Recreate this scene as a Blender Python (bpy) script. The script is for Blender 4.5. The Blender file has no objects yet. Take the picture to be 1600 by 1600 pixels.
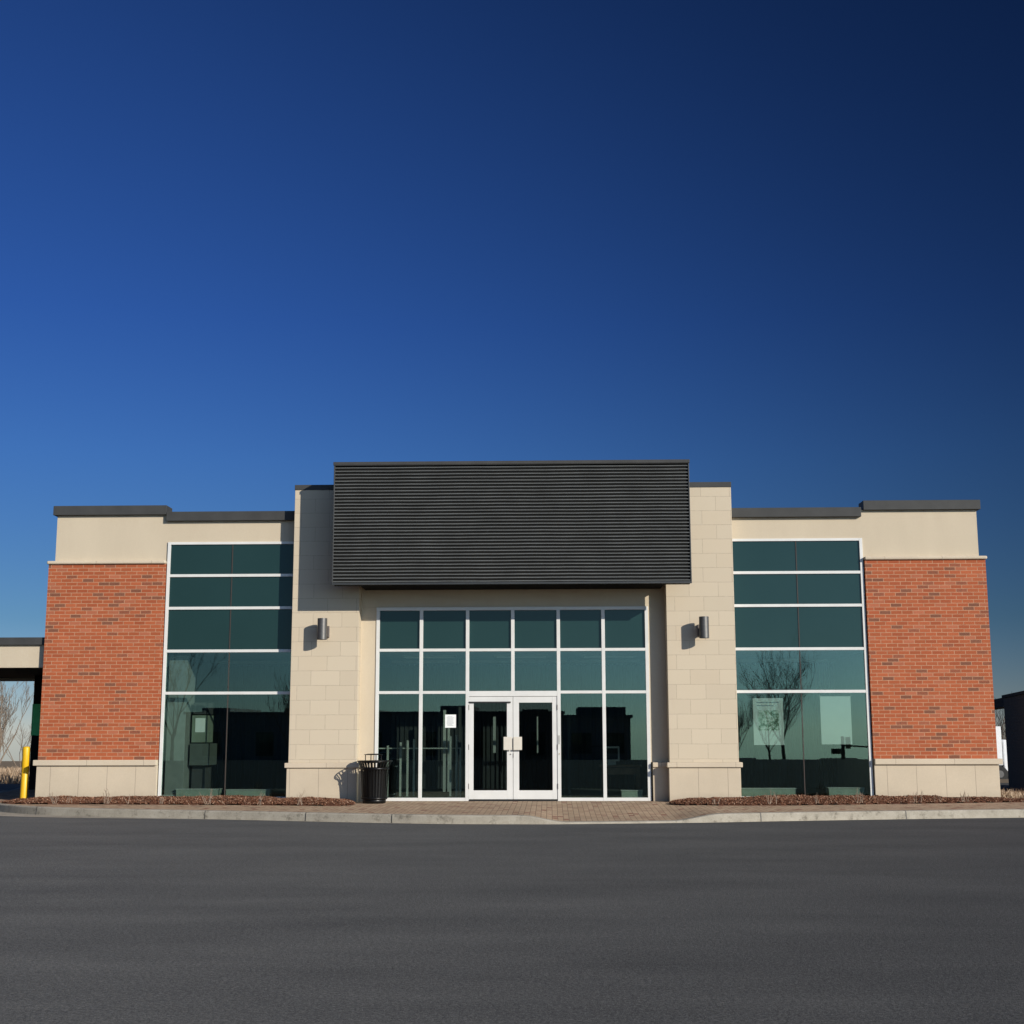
import bpy, math, random
from mathutils import Vector, Matrix
R = math.radians
sc = bpy.context.scene
COL = sc.collection

# ------------------------------------------------------------------ camera
F_PX = 2058.36
cam_d = bpy.data.cameras.new('camera'); cam = bpy.data.objects.new('camera', cam_d); COL.objects.link(cam)
cam_d.sensor_width = 36.0; cam_d.lens = F_PX / 1600.0 * 36.0
cam_d.clip_start = 0.1; cam_d.clip_end = 6000
PITCH, ROLL, YAW = 0.164746, -0.0020666, 0.027576
CAM = Vector((0.7587, -27.5632, 1.4317))
fw = Vector((-math.sin(YAW)*math.cos(PITCH), math.cos(YAW)*math.cos(PITCH), math.sin(PITCH)))
rt = Vector((math.cos(YAW), math.sin(YAW), 0)); up = rt.cross(fw)
r2 = rt*math.cos(ROLL)+up*math.sin(ROLL); u2 = -rt*math.sin(ROLL)+up*math.cos(ROLL)
M = Matrix((r2, u2, -fw)).transposed().to_4x4(); M.translation = CAM
cam.matrix_world = M
sc.camera = cam
sc.render.resolution_x = 1024; sc.render.resolution_y = 1024

# ------------------------------------------------------------------ sky and sun
SUN = Vector((1.0, -1.0, 0.54)).normalized()
EL = math.asin(SUN.z)
w = bpy.data.worlds.new('World'); sc.world = w; w.use_nodes = True
nt = w.node_tree; nt.nodes.clear()
def N(nt, t, **k):
    n = nt.nodes.new(t)
    for a, b in k.items(): setattr(n, a, b)
    return n
out = N(nt, 'ShaderNodeOutputWorld'); bg = N(nt, 'ShaderNodeBackground')
sky = N(nt, 'ShaderNodeTexSky'); sky.sky_type = 'NISHITA'; sky.sun_disc = False
sky.sun_elevation = EL; sky.sun_rotation = math.atan2(SUN.x, SUN.y)
sky.altitude = 0; sky.air_density = 0.7; sky.dust_density = 0.0; sky.ozone_density = 3.0
# the air as a polarising filter and this film saw it: darkest at right angles to the sun, deep blue overhead, bright aureole towards the sun
tc = N(nt, 'ShaderNodeTexCoord')
dot = N(nt, 'ShaderNodeVectorMath', operation='DOT_PRODUCT'); dot.inputs[1].default_value = SUN
nrm = N(nt, 'ShaderNodeVectorMath', operation='NORMALIZE')
nt.links.new(tc.outputs['Generated'], nrm.inputs[0]); nt.links.new(nrm.outputs[0], dot.inputs[0])
def wm(op, a, b):
    n = N(nt, 'ShaderNodeMath', operation=op)
    for i, v in enumerate((a, b)):
        if isinstance(v, (int, float)): n.inputs[i].default_value = v
        else: nt.links.new(v, n.inputs[i])
    return n.outputs[0]
x2 = wm('MULTIPLY', dot.outputs['Value'], dot.outputs['Value'])
q = wm('MAXIMUM', wm('SUBTRACT', 1.0, wm('DIVIDE', x2, .6)), 0.0)
pol = wm('SUBTRACT', .90, wm('MULTIPLY', wm('MULTIPLY', q, q), .65))
sep = N(nt, 'ShaderNodeSeparateXYZ'); nt.links.new(nrm.outputs[0], sep.inputs[0])
cr = N(nt, 'ShaderNodeValToRGB'); rr = cr.color_ramp
ST = [(0, (.66, .64, .72, 1)), (.08, (.38, .54, .66, 1)), (.2, (.33, .58, .92, 1)), (.3, (.27, .52, 1, 1)), (1, (.26, .5, 1, 1))]
while len(rr.elements) < len(ST): rr.elements.new(.5)
for e, (p_, c_) in zip(rr.elements, ST): e.position = p_; e.color = c_
nt.links.new(sep.outputs[2], cr.inputs[0])
def wscale(v, f):
    n = N(nt, 'ShaderNodeVectorMath', operation='SCALE'); nt.links.new(v, n.inputs[0]); nt.links.new(f, n.inputs['Scale']); return n.outputs[0]
away = wscale(cr.outputs[0], pol)
t_ = wm('POWER', wm('DIVIDE', wm('MAXIMUM', dot.outputs['Value'], 0.0), .85), 2.0)
mxw = N(nt, 'ShaderNodeMix', data_type='VECTOR'); nt.links.new(t_, mxw.inputs[0]); nt.links.new(away, mxw.inputs[4])
cb_ = N(nt, 'ShaderNodeValToRGB'); cb_.color_ramp.elements[0].color = (1.85, 2.0, 2.1, 1); cb_.color_ramp.elements[1].position = .12; cb_.color_ramp.elements[1].color = (2.6, 2.3, 2.1, 1)
nt.links.new(sep.outputs[2], cb_.inputs[0]); nt.links.new(cb_.outputs[0], mxw.inputs[5])
mul = N(nt, 'ShaderNodeVectorMath', operation='MULTIPLY')
nt.links.new(sky.outputs[0], mul.inputs[0]); nt.links.new(mxw.outputs[1], mul.inputs[1])
nt.links.new(mul.outputs[0], bg.inputs[0]); bg.inputs[1].default_value = 0.085
nt.links.new(bg.outputs[0], out.inputs[0])

sd = bpy.data.lights.new('sun', 'SUN'); so = bpy.data.objects.new('sun', sd); COL.objects.link(so)
sd.energy = 5.0; sd.angle = R(0.53); sd.color = (1.0, 0.925, 0.805)
so.rotation_euler = SUN.to_track_quat('Z', 'Y').to_euler()
so.location = SUN*60
sc.view_settings.view_transform = 'Standard'; sc.view_settings.look = 'None'
sc.view_settings.exposure = 0.0; sc.view_settings.gamma = 1.0
sc.cycles.transparent_max_bounces = 24

# ------------------------------------------------------------------ helpers
def L(c):
    return tuple(((v/255.0)/12.92 if v/255.0 <= .04045 else ((v/255.0+.055)/1.055)**2.4) for v in c)+(1.0,)
def px(x, y, Y=None, Z=None):
    d = fw*F_PX + r2*(x-800) + u2*(800-y)
    t = (Y-CAM.y)/d.y if Y is not None else (Z-CAM.z)/d.z
    return CAM + d*t

def children_tag(o, label, cat, group=None, kind=None):
    if label: o['label'] = label
    if cat: o['category'] = cat
    if group: o['group'] = group
    if kind: o['kind'] = kind
    return o
def thing(name, label, cat, loc=(0, 0, 0), group=None, rz=0):
    o = bpy.data.objects.new(name, None); COL.objects.link(o); o.location = loc; o.rotation_euler.z = rz
    o.empty_display_size = 0.2
    return children_tag(o, label, cat, group)

class MB:
    """collects shapes in world space; build() links ONE mesh object"""
    def __init__(s): s.v = []; s.f = []; s.sm = []
    def add(s, vs, fs, smooth=False):
        n = len(s.v); s.v += [tuple(p) for p in vs]
        for f in fs: s.f.append([i+n for i in f]); s.sm.append(smooth)
        return s
    def box(s, x0, x1, y0, y1, z0, z1):
        vs = [(x, y, z) for z in (z0, z1) for y in (y0, y1) for x in (x0, x1)]
        return s.add(vs, [(0, 2, 3, 1), (4, 5, 7, 6), (0, 1, 5, 4), (2, 6, 7, 3), (0, 4, 6, 2), (1, 3, 7, 5)])
    def obox(s, c, ax, hx, hy, hz):
        # oriented about z: c centre, ax unit vector (x,y)
        a = Vector((ax[0], ax[1], 0)).normalized(); b = Vector((-a.y, a.x, 0)); c = Vector(c)
        vs = [c+a*(i*hx)+b*(j*hy)+Vector((0, 0, k*hz)) for k in (-1, 1) for j in (-1, 1) for i in (-1, 1)]
        return s.add(vs, [(0, 2, 3, 1), (4, 5, 7, 6), (0, 1, 5, 4), (2, 6, 7, 3), (0, 4, 6, 2), (1, 3, 7, 5)])
    def lathe(s, c, prof, n=32, caps=True):
        vs = []; c = Vector(c)
        for r, z in prof:
            for i in range(n):
                a = 2*math.pi*i/n; vs.append(c+Vector((r*math.cos(a), r*math.sin(a), z)))
        fs = []
        for k in range(len(prof)-1):
            for i in range(n):
                j = (i+1) % n; fs.append((k*n+i, k*n+j, (k+1)*n+j, (k+1)*n+i))
        s.add(vs, fs, True)
        if caps:
            s.add(vs[:n], [tuple(reversed(range(n)))]); s.add(vs[-n:], [tuple(range(n))])
        return s
    def tube(s, p, q, r0, r1, n=6, cap=True):
        p = Vector(p); q = Vector(q); d = q-p
        if d.length < 1e-6: return s
        d.normalize(); a = d.orthogonal().normalized(); b = d.cross(a)
        vs = []
        for P, r in ((p, r0), (q, r1)):
            for i in range(n):
                t = 2*math.pi*i/n; vs.append(P+a*(r*math.cos(t))+b*(r*math.sin(t)))
        fs = [(i, (i+1) % n, n+(i+1) % n, n+i) for i in range(n)]
        s.add(vs, fs, n > 3)
        if cap: s.add(vs, [tuple(reversed(range(n))), tuple(range(n, 2*n))])
        return s
    def prism(s, poly, z0, z1):
        n = len(poly); vs = [(x, y, z0) for x, y in poly]+[(x, y, z1) for x, y in poly]
        fs = [tuple(reversed(range(n))), tuple(range(n, 2*n))]+[(i, (i+1) % n, n+(i+1) % n, n+i) for i in range(n)]
        return s.add(vs, fs)
    def build(s, name, mat, parent=None, bevel=0, origin=None, seg=2):
        me = bpy.data.meshes.new(name); off = Vector((0, 0, 0))
        pm = None
        if parent is not None:
            pm = parent
            base = Vector((0, 0, 0)); q = parent
            rz = 0
            while q is not None: base += q.location; q = q.parent
            off = base
            o_loc = Vector((0, 0, 0))
            if origin is not None: o_loc = Vector(origin)-base; off = Vector(origin)
        else:
            if origin is not None: off = Vector(origin)
            o_loc = off.copy()
        me.from_pydata([tuple(Vector(p)-off) for p in s.v], [], s.f)
        me.polygons.foreach_set('use_smooth', s.sm)
        me.update()
        mats = mat if isinstance(mat, list) else [mat]
        for m_ in mats: me.materials.append(m_)
        o = bpy.data.objects.new(name, me); COL.objects.link(o); o.location = o_loc
        if pm is not None: o.parent = pm
        if bevel:
            b = o.modifiers.new('bevel', 'BEVEL'); b.width = bevel; b.segments = seg; b.limit_method = 'ANGLE'; b.angle_limit = R(50)
            b.harden_normals = False
        return o

# ------------------------------------------------------------------ materials
def mat(name):
    m = bpy.data.materials.new(name); m.use_nodes = True; t = m.node_tree; t.nodes.clear()
    o = N(t, 'ShaderNodeOutputMaterial'); p = N(t, 'ShaderNodeBsdfPrincipled'); t.links.new(p.outputs[0], o.inputs[0])
    return m, t, p
def mth(t, op, a, b=None, c=None):
    n = N(t, 'ShaderNodeMath', operation=op)
    for i, v in enumerate((a, b, c)):
        if v is None: continue
        if isinstance(v, (int, float)): n.inputs[i].default_value = v
        else: t.links.new(v, n.inputs[i])
    return n.outputs[0]
def noise(t, scale, detail=4, rough=.55, vec=None, dist=0):
    n = N(t, 'ShaderNodeTexNoise'); n.inputs['Scale'].default_value = scale; n.inputs['Detail'].default_value = detail
    n.inputs['Roughness'].default_value = rough; n.inputs['Distortion'].default_value = dist
    if vec is None:
        g = N(t, 'ShaderNodeNewGeometry'); vec = g.outputs['Position']
    t.links.new(vec, n.inputs['Vector']); return n.outputs['Fac']
def mixc(t, f, a, b, mode='MIX'):
    n = N(t, 'ShaderNodeMix', data_type='RGBA', blend_type=mode)
    if isinstance(f, (int, float)): n.inputs[0].default_value = f
    else: t.links.new(f, n.inputs[0])
    for i, v in ((6, a), (7, b)):
        if isinstance(v, tuple): n.inputs[i].default_value = v
        else: t.links.new(v, n.inputs[i])
    return n.outputs[2]
def ramp(t, f, stops, const=False):
    n = N(t, 'ShaderNodeValToRGB'); r = n.color_ramp
    if const: r.interpolation = 'CONSTANT'
    while len(r.elements) < len(stops): r.elements.new(.5)
    for e, (p, c) in zip(r.elements, stops): e.position = p; e.color = c if len(c) == 4 else c+(1,)
    t.links.new(f, n.inputs[0]); return n.outputs[0]
def maprange(t, v, a, b, c, d):
    n = N(t, 'ShaderNodeMapRange'); t.links.new(v, n.inputs[0])
    for i, x in enumerate((a, b, c, d)): n.inputs[i+1].default_value = x
    return n.outputs[0]
def bump(t, p, h, strength=.5, dist=.01):
    b = N(t, 'ShaderNodeBump'); b.inputs['Strength'].default_value = strength; b.inputs['Distance'].default_value = dist
    t.links.new(h, b.inputs['Height']); t.links.new(b.outputs[0], p.inputs['Normal']); return b
def pos(t):
    g = N(t, 'ShaderNodeNewGeometry'); s = N(t, 'ShaderNodeSeparateXYZ'); t.links.new(g.outputs['Position'], s.inputs[0]); return s.outputs
def vec(t, x, y, z):
    c = N(t, 'ShaderNodeCombineXYZ')
    for i, v in enumerate((x, y, z)):
        if isinstance(v, (int, float)): c.inputs[i].default_value = v
        else: t.links.new(v, c.inputs[i])
    return c.outputs[0]
def simple(name, col, rough=.6, metal=0, var=.12, nscale=6, bmp=0, bscale=80, spec=.5, bdist=.004):
    m, t, p = mat(name)
    f = noise(t, nscale, 5)
    c2 = tuple(v*(1-var) for v in col[:3])+(1,); c3 = tuple(min(1, v*(1+var)) for v in col[:3])+(1,)
    t.links.new(ramp(t, f, [(.3, c2), (.7, c3)]), p.inputs['Base Color'])
    p.inputs['Roughness'].default_value = rough; p.inputs['Metallic'].default_value = metal
    p.inputs['Specular IOR Level'].default_value = spec
    if bmp: bump(t, p, noise(t, bscale, 3), bmp, bdist)
    return m

def masonry(name, bw, bh, z0, x0, joint, stops, mortar, rough=.85, soft=.35, jdepth=.5, offset=.5, wear=.1, grain=90, lens=.004):
    m, t, p = mat(name)
    s = pos(t)
    u = mth(t, 'DIVIDE', mth(t, 'SUBTRACT', mth(t, 'ADD', s[0], s[1]), x0), bw)
    # small wobble of the courses
    wob = mth(t, 'MULTIPLY', mth(t, 'SUBTRACT', noise(t, 3.0, 2), .5), .06)
    v = mth(t, 'ADD', mth(t, 'DIVIDE', mth(t, 'SUBTRACT', s[2], z0), bh), wob)
    row = mth(t, 'FLOOR', v)
    par = mth(t, 'FLOORED_MODULO', row, 2)
    u2_ = mth(t, 'ADD', u, mth(t, 'MULTIPLY', par, offset))
    jit = N(t, 'ShaderNodeTexWhiteNoise', noise_dimensions='1D'); t.links.new(row, jit.inputs['W'])
    u2_ = mth(t, 'ADD', u2_, mth(t, 'MULTIPLY', mth(t, 'SUBTRACT', jit.outputs['Value'], .5), .06))
    colm = mth(t, 'FLOOR', u2_)
    fu = mth(t, 'SUBTRACT', u2_, colm); fv = mth(t, 'SUBTRACT', v, row)
    du = mth(t, 'MULTIPLY', mth(t, 'MINIMUM', fu, mth(t, 'SUBTRACT', 1, fu)), bw)
    dv = mth(t, 'MULTIPLY', mth(t, 'MINIMUM', fv, mth(t, 'SUBTRACT', 1, fv)), bh)
    d = mth(t, 'MINIMUM', du, dv)
    mask = maprange(t, d, joint*.5*(1-soft), joint*.5*(1+soft), 0, 1)
    wn = N(t, 'ShaderNodeTexWhiteNoise', noise_dimensions='2D'); t.links.new(vec(t, colm, row, 0), wn.inputs['Vector'])
    c = ramp(t, wn.outputs['Value'], stops, True)
    wn2 = N(t, 'ShaderNodeTexWhiteNoise', noise_dimensions='2D'); t.links.new(vec(t, mth(t, 'ADD', colm, 17.3), row, 0), wn2.inputs['Vector'])
    g = mth(t, 'ADD', mth(t, 'MULTIPLY', mth(t, 'SUBTRACT', wn2.outputs['Value'], .5), wear*1.6),
            mth(t, 'MULTIPLY', mth(t, 'SUBTRACT', noise(t, grain, 4, .7), .5), wear*2.2))
    g = mth(t, 'ADD', mth(t, 'ADD', g, mth(t, 'MULTIPLY', mth(t, 'SUBTRACT', noise(t, .9, 4), .5), wear*1.6)), 1.0)
    cc = N(t, 'ShaderNodeVectorMath', operation='SCALE'); t.links.new(c, cc.inputs[0]); t.links.new(g, cc.inputs['Scale'])
    if name == 'red_brick':
        burnt = maprange(t, wn.outputs['Value'], .855, .865, 0, 1)
        fl = maprange(t, noise(t, 42, 3, .7), .45, .58, 0, .5)
        cc2 = mixc(t, mth(t, 'MULTIPLY', burnt, fl), cc.outputs[0], (.12, .060, .040, 1))
    else: cc2 = cc.outputs[0]
    mo = N(t, 'ShaderNodeVectorMath', operation='SCALE'); mo.inputs[0].default_value = mortar[:3]
    t.links.new(maprange(t, noise(t, 12, 4), .3, .7, .8, 1.15), mo.inputs['Scale'])
    t.links.new(mixc(t, mask, mo.outputs[0], cc2), p.inputs['Base Color'])
    p.inputs['Roughness'].default_value = rough; p.inputs['Specular IOR Level'].default_value = .25
    h = mth(t, 'ADD', mth(t, 'MULTIPLY', mask, jdepth), mth(t, 'MULTIPLY', noise(t, 160, 3), .25))
    bump(t, p, h, .7, lens)
    return m

M_brick = masonry('red_brick', .232, .0765, .85, -9.98, .0135,
    [(0, (.345, .090, .036, 1)), (.30, (.36, .097, .040, 1)), (.58, (.33, .083, .034, 1)), (.78, (.37, .118, .060, 1)), (.86, (.27, .085, .044, 1)), (.94, (.21, .080, .046, 1))],
    (.45, .24, .145), wear=.11, jdepth=.7, lens=.004, soft=.15)
M_block = masonry('limestone_block', .607, .3035, 6.322-.3035*30, -4.50, .009,
    [(0, (.53, .455, .345, 1)), (.3, (.535, .46, .35, 1)), (.6, (.525, .45, .342, 1)), (.85, (.535, .455, .343, 1))],
    (.405, .342, .262), wear=.035, grain=40, jdepth=.4, lens=.003)
def slab_mat(name, width, x0, col, jcol):
    m, t, p = mat(name); s = pos(t)
    u = mth(t, 'DIVIDE', mth(t, 'SUBTRACT', mth(t, 'ADD', s[0], s[1]), x0), width)
    fu = mth(t, 'FRACT', u); du = mth(t, 'MULTIPLY', mth(t, 'MINIMUM', fu, mth(t, 'SUBTRACT', 1, fu)), width)
    k = maprange(t, du, .002, .006, 0, 1)
    f = mth(t, 'ADD', mth(t, 'MULTIPLY', noise(t, 1.3, 5), .6), mth(t, 'MULTIPLY', noise(t, 45, 4, .7), .4))
    c2 = tuple(v*.88 for v in col)+(1,); c3 = tuple(v*1.08 for v in col)+(1,)
    c = ramp(t, f, [(.3, c2), (.7, c3)])
    # damp grime rising from the ground
    gr = maprange(t, mth(t, 'ADD', s[2], mth(t, 'MULTIPLY', noise(t, 2.5, 4), .25)), .12, .32, .82, 1.0)
    v = N(t, 'ShaderNodeVectorMath', operation='SCALE'); t.links.new(c, v.inputs[0]); t.links.new(gr, v.inputs['Scale'])
    t.links.new(mixc(t, k, jcol+(1,), v.outputs[0]), p.inputs['Base Color'])
    p.inputs['Roughness'].default_value = .85; p.inputs['Specular IOR Level'].default_value = .25
    bump(t, p, mth(t, 'ADD', mth(t, 'MULTIPLY', noise(t, 120, 3), .3), mth(t, 'MULTIPLY', k, .5)), .5, .004)
    return m
M_plinth = slab_mat('plinth_stone', .60, -9.98+.60-.29+.27-.02, (.53, .45, .34), (.25, .20, .16))
M_capst = slab_mat('cap_stone', 1.2, -9.9, (.545, .465, .355), (.27, .22, .17))
def stucco():
    m, t, p = mat('stucco')
    s = pos(t)
    st = noise(t, 1.0, 4, .6, vec(t, mth(t, 'MULTIPLY', s[0], 1.6), s[1], mth(t, 'MULTIPLY', s[2], .5)))
    f = mth(t, 'ADD', mth(t, 'MULTIPLY', st, .65), mth(t, 'MULTIPLY', noise(t, 30, 5, .7), .35))
    t.links.new(ramp(t, f, [(.32, (.49, .418, .315, 1)), (.68, (.555, .478, .362, 1))]), p.inputs['Base Color'])
    p.inputs['Roughness'].default_value = .92; p.inputs['Specular IOR Level'].default_value = .2
    bump(t, p, noise(t, 110, 4, .65), .45, .006)
    return m
M_stucco = stucco()
M_coping = simple('coping_metal', (.052, .053, .053, 1), .6, 0, .12, 3, .15, 6, .2)
M_canopy = simple('ribbed_metal', (.102, .107, .105, 1), .4, 0, .16, 2.2, .08, 8, .55)
M_trim = simple('canopy_trim_metal', (.032, .034, .035, 1), .42, 0, .1, 4)
M_white = simple('white_aluminium', (.64, .64, .62, 1), .38, 0, .05, 3, spec=.5)
M_cream = simple('cream_plate', (.62, .58, .50, 1), .4, 0, .04)
M_joint = simple('sealant', (.05, .035, .03, 1), .7)
M_steel = simple('brushed_steel', (.13, .125, .12, 1), .42, .6, .12, 20)
M_steel2 = simple('steel_mount', (.16, .14, .13, 1), .45, .6, .1, 10)
M_black = simple('black_powder_coat', (.004, .004, .004, 1), .35, 0, .2, 20, .1, 60, .3)
M_liner = simple('black_plastic', (.004, .004, .004, 1), .65)
M_yellow = simple('yellow_plastic', (.74, .43, .01, 1), .42, 0, .06, 5)
M_dark = simple('dark_metal', (.02, .02, .02, 1), .5)
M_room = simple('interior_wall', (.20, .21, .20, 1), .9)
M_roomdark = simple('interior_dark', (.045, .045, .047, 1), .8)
M_carpet = simple('carpet', (.03, .032, .035, 1), .95)
M_ceil = simple('ceiling_tile', (.30, .30, .29, 1), .9)
M_slat = simple('pale_fin', (.42, .42, .40, 1), .6)
M_paper = simple('paper', (.78, .80, .78, 1), .7, 0, .03)
M_poster = simple('poster_paper', (.50, .51, .51, 1), .6, 0, .03)
M_wood = simple('desk_wood', (.16, .085, .045, 1), .5, 0, .25, 8)
M_panelgreen = simple('low_panel', (.30, .33, .28, 1), .7)
M_soffit = simple('soffit_panel', (.014, .014, .014, 1), .95, spec=.05)
M_roof = simple('roof_gravel', (.2, .19, .18, 1), .95)
M_green = simple('green_enamel', (.08, .66, .24, 1), .45, 0, .08)
M_darkcol = simple('dark_cladding', (.012, .013, .016, 1), .9, spec=.1)
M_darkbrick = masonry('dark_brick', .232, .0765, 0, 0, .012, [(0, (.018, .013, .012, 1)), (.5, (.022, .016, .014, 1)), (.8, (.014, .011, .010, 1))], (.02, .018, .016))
M_truck = simple('white_paint', (.72, .73, .74, 1), .35, 0, .05)
M_rubber = simple('rubber', (.015, .015, .015, 1), .8)
M_bark = simple('bark', (.10, .078, .060, 1), .9, 0, .3, 10)
M_barkL = simple('pale_bark', (.20, .155, .115, 1), .9, 0, .3, 8)
M_twig = simple('dry_twig', (.26, .195, .145, 1), .9, 0, .35, 30)
M_farwall = simple('distant_wall', (.24, .24, .23, 1), .85)
M_farroof = simple('distant_roof', (.16, .16, .16, 1), .8)

def glass(name, tint, ior, refl=(.85, 1, .97, 1)):
    m = bpy.data.materials.new(name); m.use_nodes = True; t = m.node_tree; t.nodes.clear()
    o = N(t, 'ShaderNodeOutputMaterial'); mx = N(t, 'ShaderNodeMixShader')
    tr = N(t, 'ShaderNodeBsdfTransparent'); tr.inputs[0].default_value = tint
    gl = N(t, 'ShaderNodeBsdfGlossy'); gl.inputs[0].default_value = refl; gl.inputs['Roughness'].default_value = .0
    # gentle waviness of float glass
    b = N(t, 'ShaderNodeBump'); b.inputs['Strength'].default_value = .012; b.inputs['Distance'].default_value = .02
    t.links.new(noise(t, .9, 0), b.inputs['Height']); t.links.new(b.outputs[0], gl.inputs['Normal'])
    ge = N(t, 'ShaderNodeNewGeometry'); dt = N(t, 'ShaderNodeVectorMath', operation='DOT_PRODUCT')
    t.links.new(ge.outputs['Normal'], dt.inputs[0]); t.links.new(ge.outputs['Incoming'], dt.inputs[1])
    c_ = mth(t, 'SUBTRACT', 1.0, mth(t, 'ABSOLUTE', dt.outputs['Value'])); r0 = ((ior-1)/(ior+1))**2
    t.links.new(mth(t, 'ADD', r0, mth(t, 'MULTIPLY', mth(t, 'POWER', c_, 5.0), 1-r0)), mx.inputs[0]); t.links.new(tr.outputs[0], mx.inputs[1]); t.links.new(gl.outputs[0], mx.inputs[2])
    t.links.new(mx.outputs[0], o.inputs[0]); return m
M_glass = glass('tinted_glass', (.725, .795, .765, 1), 1.75, (.70, 1, .95, 1))
M_doorglass = glass('door_glass', (.62, .68, .665, 1), 1.38)
def spandrel():
    m, t, p = mat('spandrel_glass')
    f = noise(t, .6, 3)
    t.links.new(ramp(t, f, [(.3, (.0125, .034, .033, 1)), (.7, (.0145, .038, .037, 1))]), p.inputs['Base Color'])
    p.inputs['Roughness'].default_value = .02; p.inputs['IOR'].default_value = 1.38; p.inputs['Specular IOR Level'].default_value = .5
    p.inputs['Specular Tint'].default_value = (.8, 1, .97, 1)
    b = bump(t, p, noise(t, 1.1, 1), .03, .02)
    return m
M_spandrel = spandrel()

def asphalt():
    m, t, p = mat('asphalt'); s = pos(t)
    fine = noise(t, 130, 3, .7); mid = noise(t, 34, 5, .75)
    streak = noise(t, 1.0, 5, .6, vec(t, mth(t, 'MULTIPLY', s[0], .30), mth(t, 'MULTIPLY', s[1], .9), 0))
    f = mth(t, 'ADD', mth(t, 'ADD', mth(t, 'MULTIPLY', fine, .50), mth(t, 'MULTIPLY', mid, .36)), mth(t, 'MULTIPLY', streak, .14))
    c = ramp(t, f, [(.38, (.016, .017, .019, 1)), (.5, (.046, .047, .049, 1)), (.62, (.094, .095, .094, 1))])
    vo = N(t, 'ShaderNodeTexVoronoi'); vo.inputs['Scale'].default_value = 55
    g = N(t, 'ShaderNodeNewGeometry'); t.links.new(g.outputs['Position'], vo.inputs['Vector'])
    sp = maprange(t, vo.outputs['Distance'], .0, .25, .9, 0)
    wn = ramp(t, vo.outputs['Color'], [(.0, (0, 0, 0, 1)), (.78, (.0, .0, .0, 1)), (.95, (1, 1, 1, 1))])
    bwn = N(t, 'ShaderNodeRGBToBW'); t.links.new(wn, bwn.inputs[0])
    c = mixc(t, mth(t, 'MULTIPLY', sp, bwn.outputs[0]), c, (.17, .165, .155, 1))
    t.links.new(c, p.inputs['Base Color']); p.inputs['Roughness'].default_value = .9; p.inputs['Specular IOR Level'].default_value = .15; p.inputs['Diffuse Roughness'].default_value = 1.0
    bump(t, p, mth(t, 'ADD', fine, mth(t, 'MULTIPLY', vo.outputs['Distance'], .8)), .6, .006)
    return m
M_asphalt = asphalt()
def concrete():
    m, t, p = mat('kerb_concrete'); s = pos(t)
    f = mth(t, 'ADD', mth(t, 'MULTIPLY', noise(t, 2.2, 6, .7), .6), mth(t, 'MULTIPLY', noise(t, 60, 4, .7), .4))
    c = ramp(t, f, [(.33, (.24, .215, .175, 1)), (.47, (.33, .30, .245, 1)), (.65, (.43, .395, .33, 1))])
    st = ramp(t, noise(t, 5.5, 6, .75), [(.34, (.45, .44, .42, 1)), (.46, (1, 1, 1, 1))])
    c = mixc(t, .8, c, st, 'MULTIPLY')
    t.links.new(c, p.inputs['Base Color']); p.inputs['Roughness'].default_value = .9; p.inputs['Specular IOR Level'].default_value = .2
    bump(t, p, mth(t, 'ADD', noise(t, 70, 4, .7), noise(t, 9, 4)), .6, .008)
    return m
M_conc = concrete()
def paver():
    m, t, p = mat('clay_pavers'); s = pos(t)
    bw, bh = .20, .10
    # running courses laid across the walk
    v = mth(t, 'DIVIDE', s[0], bh); row = mth(t, 'FLOOR', v)
    u = mth(t, 'ADD', mth(t, 'DIVIDE', s[1], bw), mth(t, 'MULTIPLY', mth(t, 'FLOORED_MODULO', row, 2), .5))
    col = mth(t, 'FLOOR', u)
    fu = mth(t, 'SUBTRACT', u, col); fv = mth(t, 'SUBTRACT', v, row)
    d = mth(t, 'MINIMUM', mth(t, 'MULTIPLY', mth(t, 'MINIMUM', fu, mth(t, 'SUBTRACT', 1, fu)), bw), mth(t, 'MULTIPLY', mth(t, 'MINIMUM', fv, mth(t, 'SUBTRACT', 1, fv)), bh))
    k = maprange(t, d, .002, .006, 0, 1)
    wn = N(t, 'ShaderNodeTexWhiteNoise', noise_dimensions='2D'); t.links.new(vec(t, col, row, 0), wn.inputs['Vector'])
    c = ramp(t, wn.outputs['Value'], [(0, (.40, .285, .19, 1)), (.35, (.45, .325, .22, 1)), (.65, (.42, .31, .21, 1)), (.85, (.35, .235, .16, 1)), (.96, (.27, .14, .095, 1))], True)
    g = mth(t, 'ADD', .7, mth(t, 'MULTIPLY', noise(t, 1.4, 5, .6), .6))
    sc_ = N(t, 'ShaderNodeVectorMath', operation='SCALE'); t.links.new(c, sc_.inputs[0]); t.links.new(g, sc_.inputs['Scale'])
    t.links.new(mixc(t, k, (.15, .105, .075, 1), sc_.outputs[0]), p.inputs['Base Color'])
    p.inputs['Roughness'].default_value = .9; p.inputs['Specular IOR Level'].default_value = .2
    bump(t, p, mth(t, 'ADD', k, mth(t, 'MULTIPLY', noise(t, 90, 3), .4)), .6, .004)
    return m
M_paver = paver()
def mulch():
    m, t, p = mat('bark_mulch')
    g = N(t, 'ShaderNodeNewGeometry')
    r = ramp(t, g.outputs['Random Per Island'], [(0, (.08, .032, .019, 1)), (.35, (.16, .066, .037, 1)), (.65, (.24, .11, .062, 1)), (.86, (.34, .18, .11, 1)), (.96, (.5, .34, .24, 1))])
    t.links.new(r, p.inputs['Base Color']); p.inputs['Roughness'].default_value = .9; p.inputs['Specular IOR Level'].default_value = .2
    return m
M_mulch = mulch()
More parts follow.
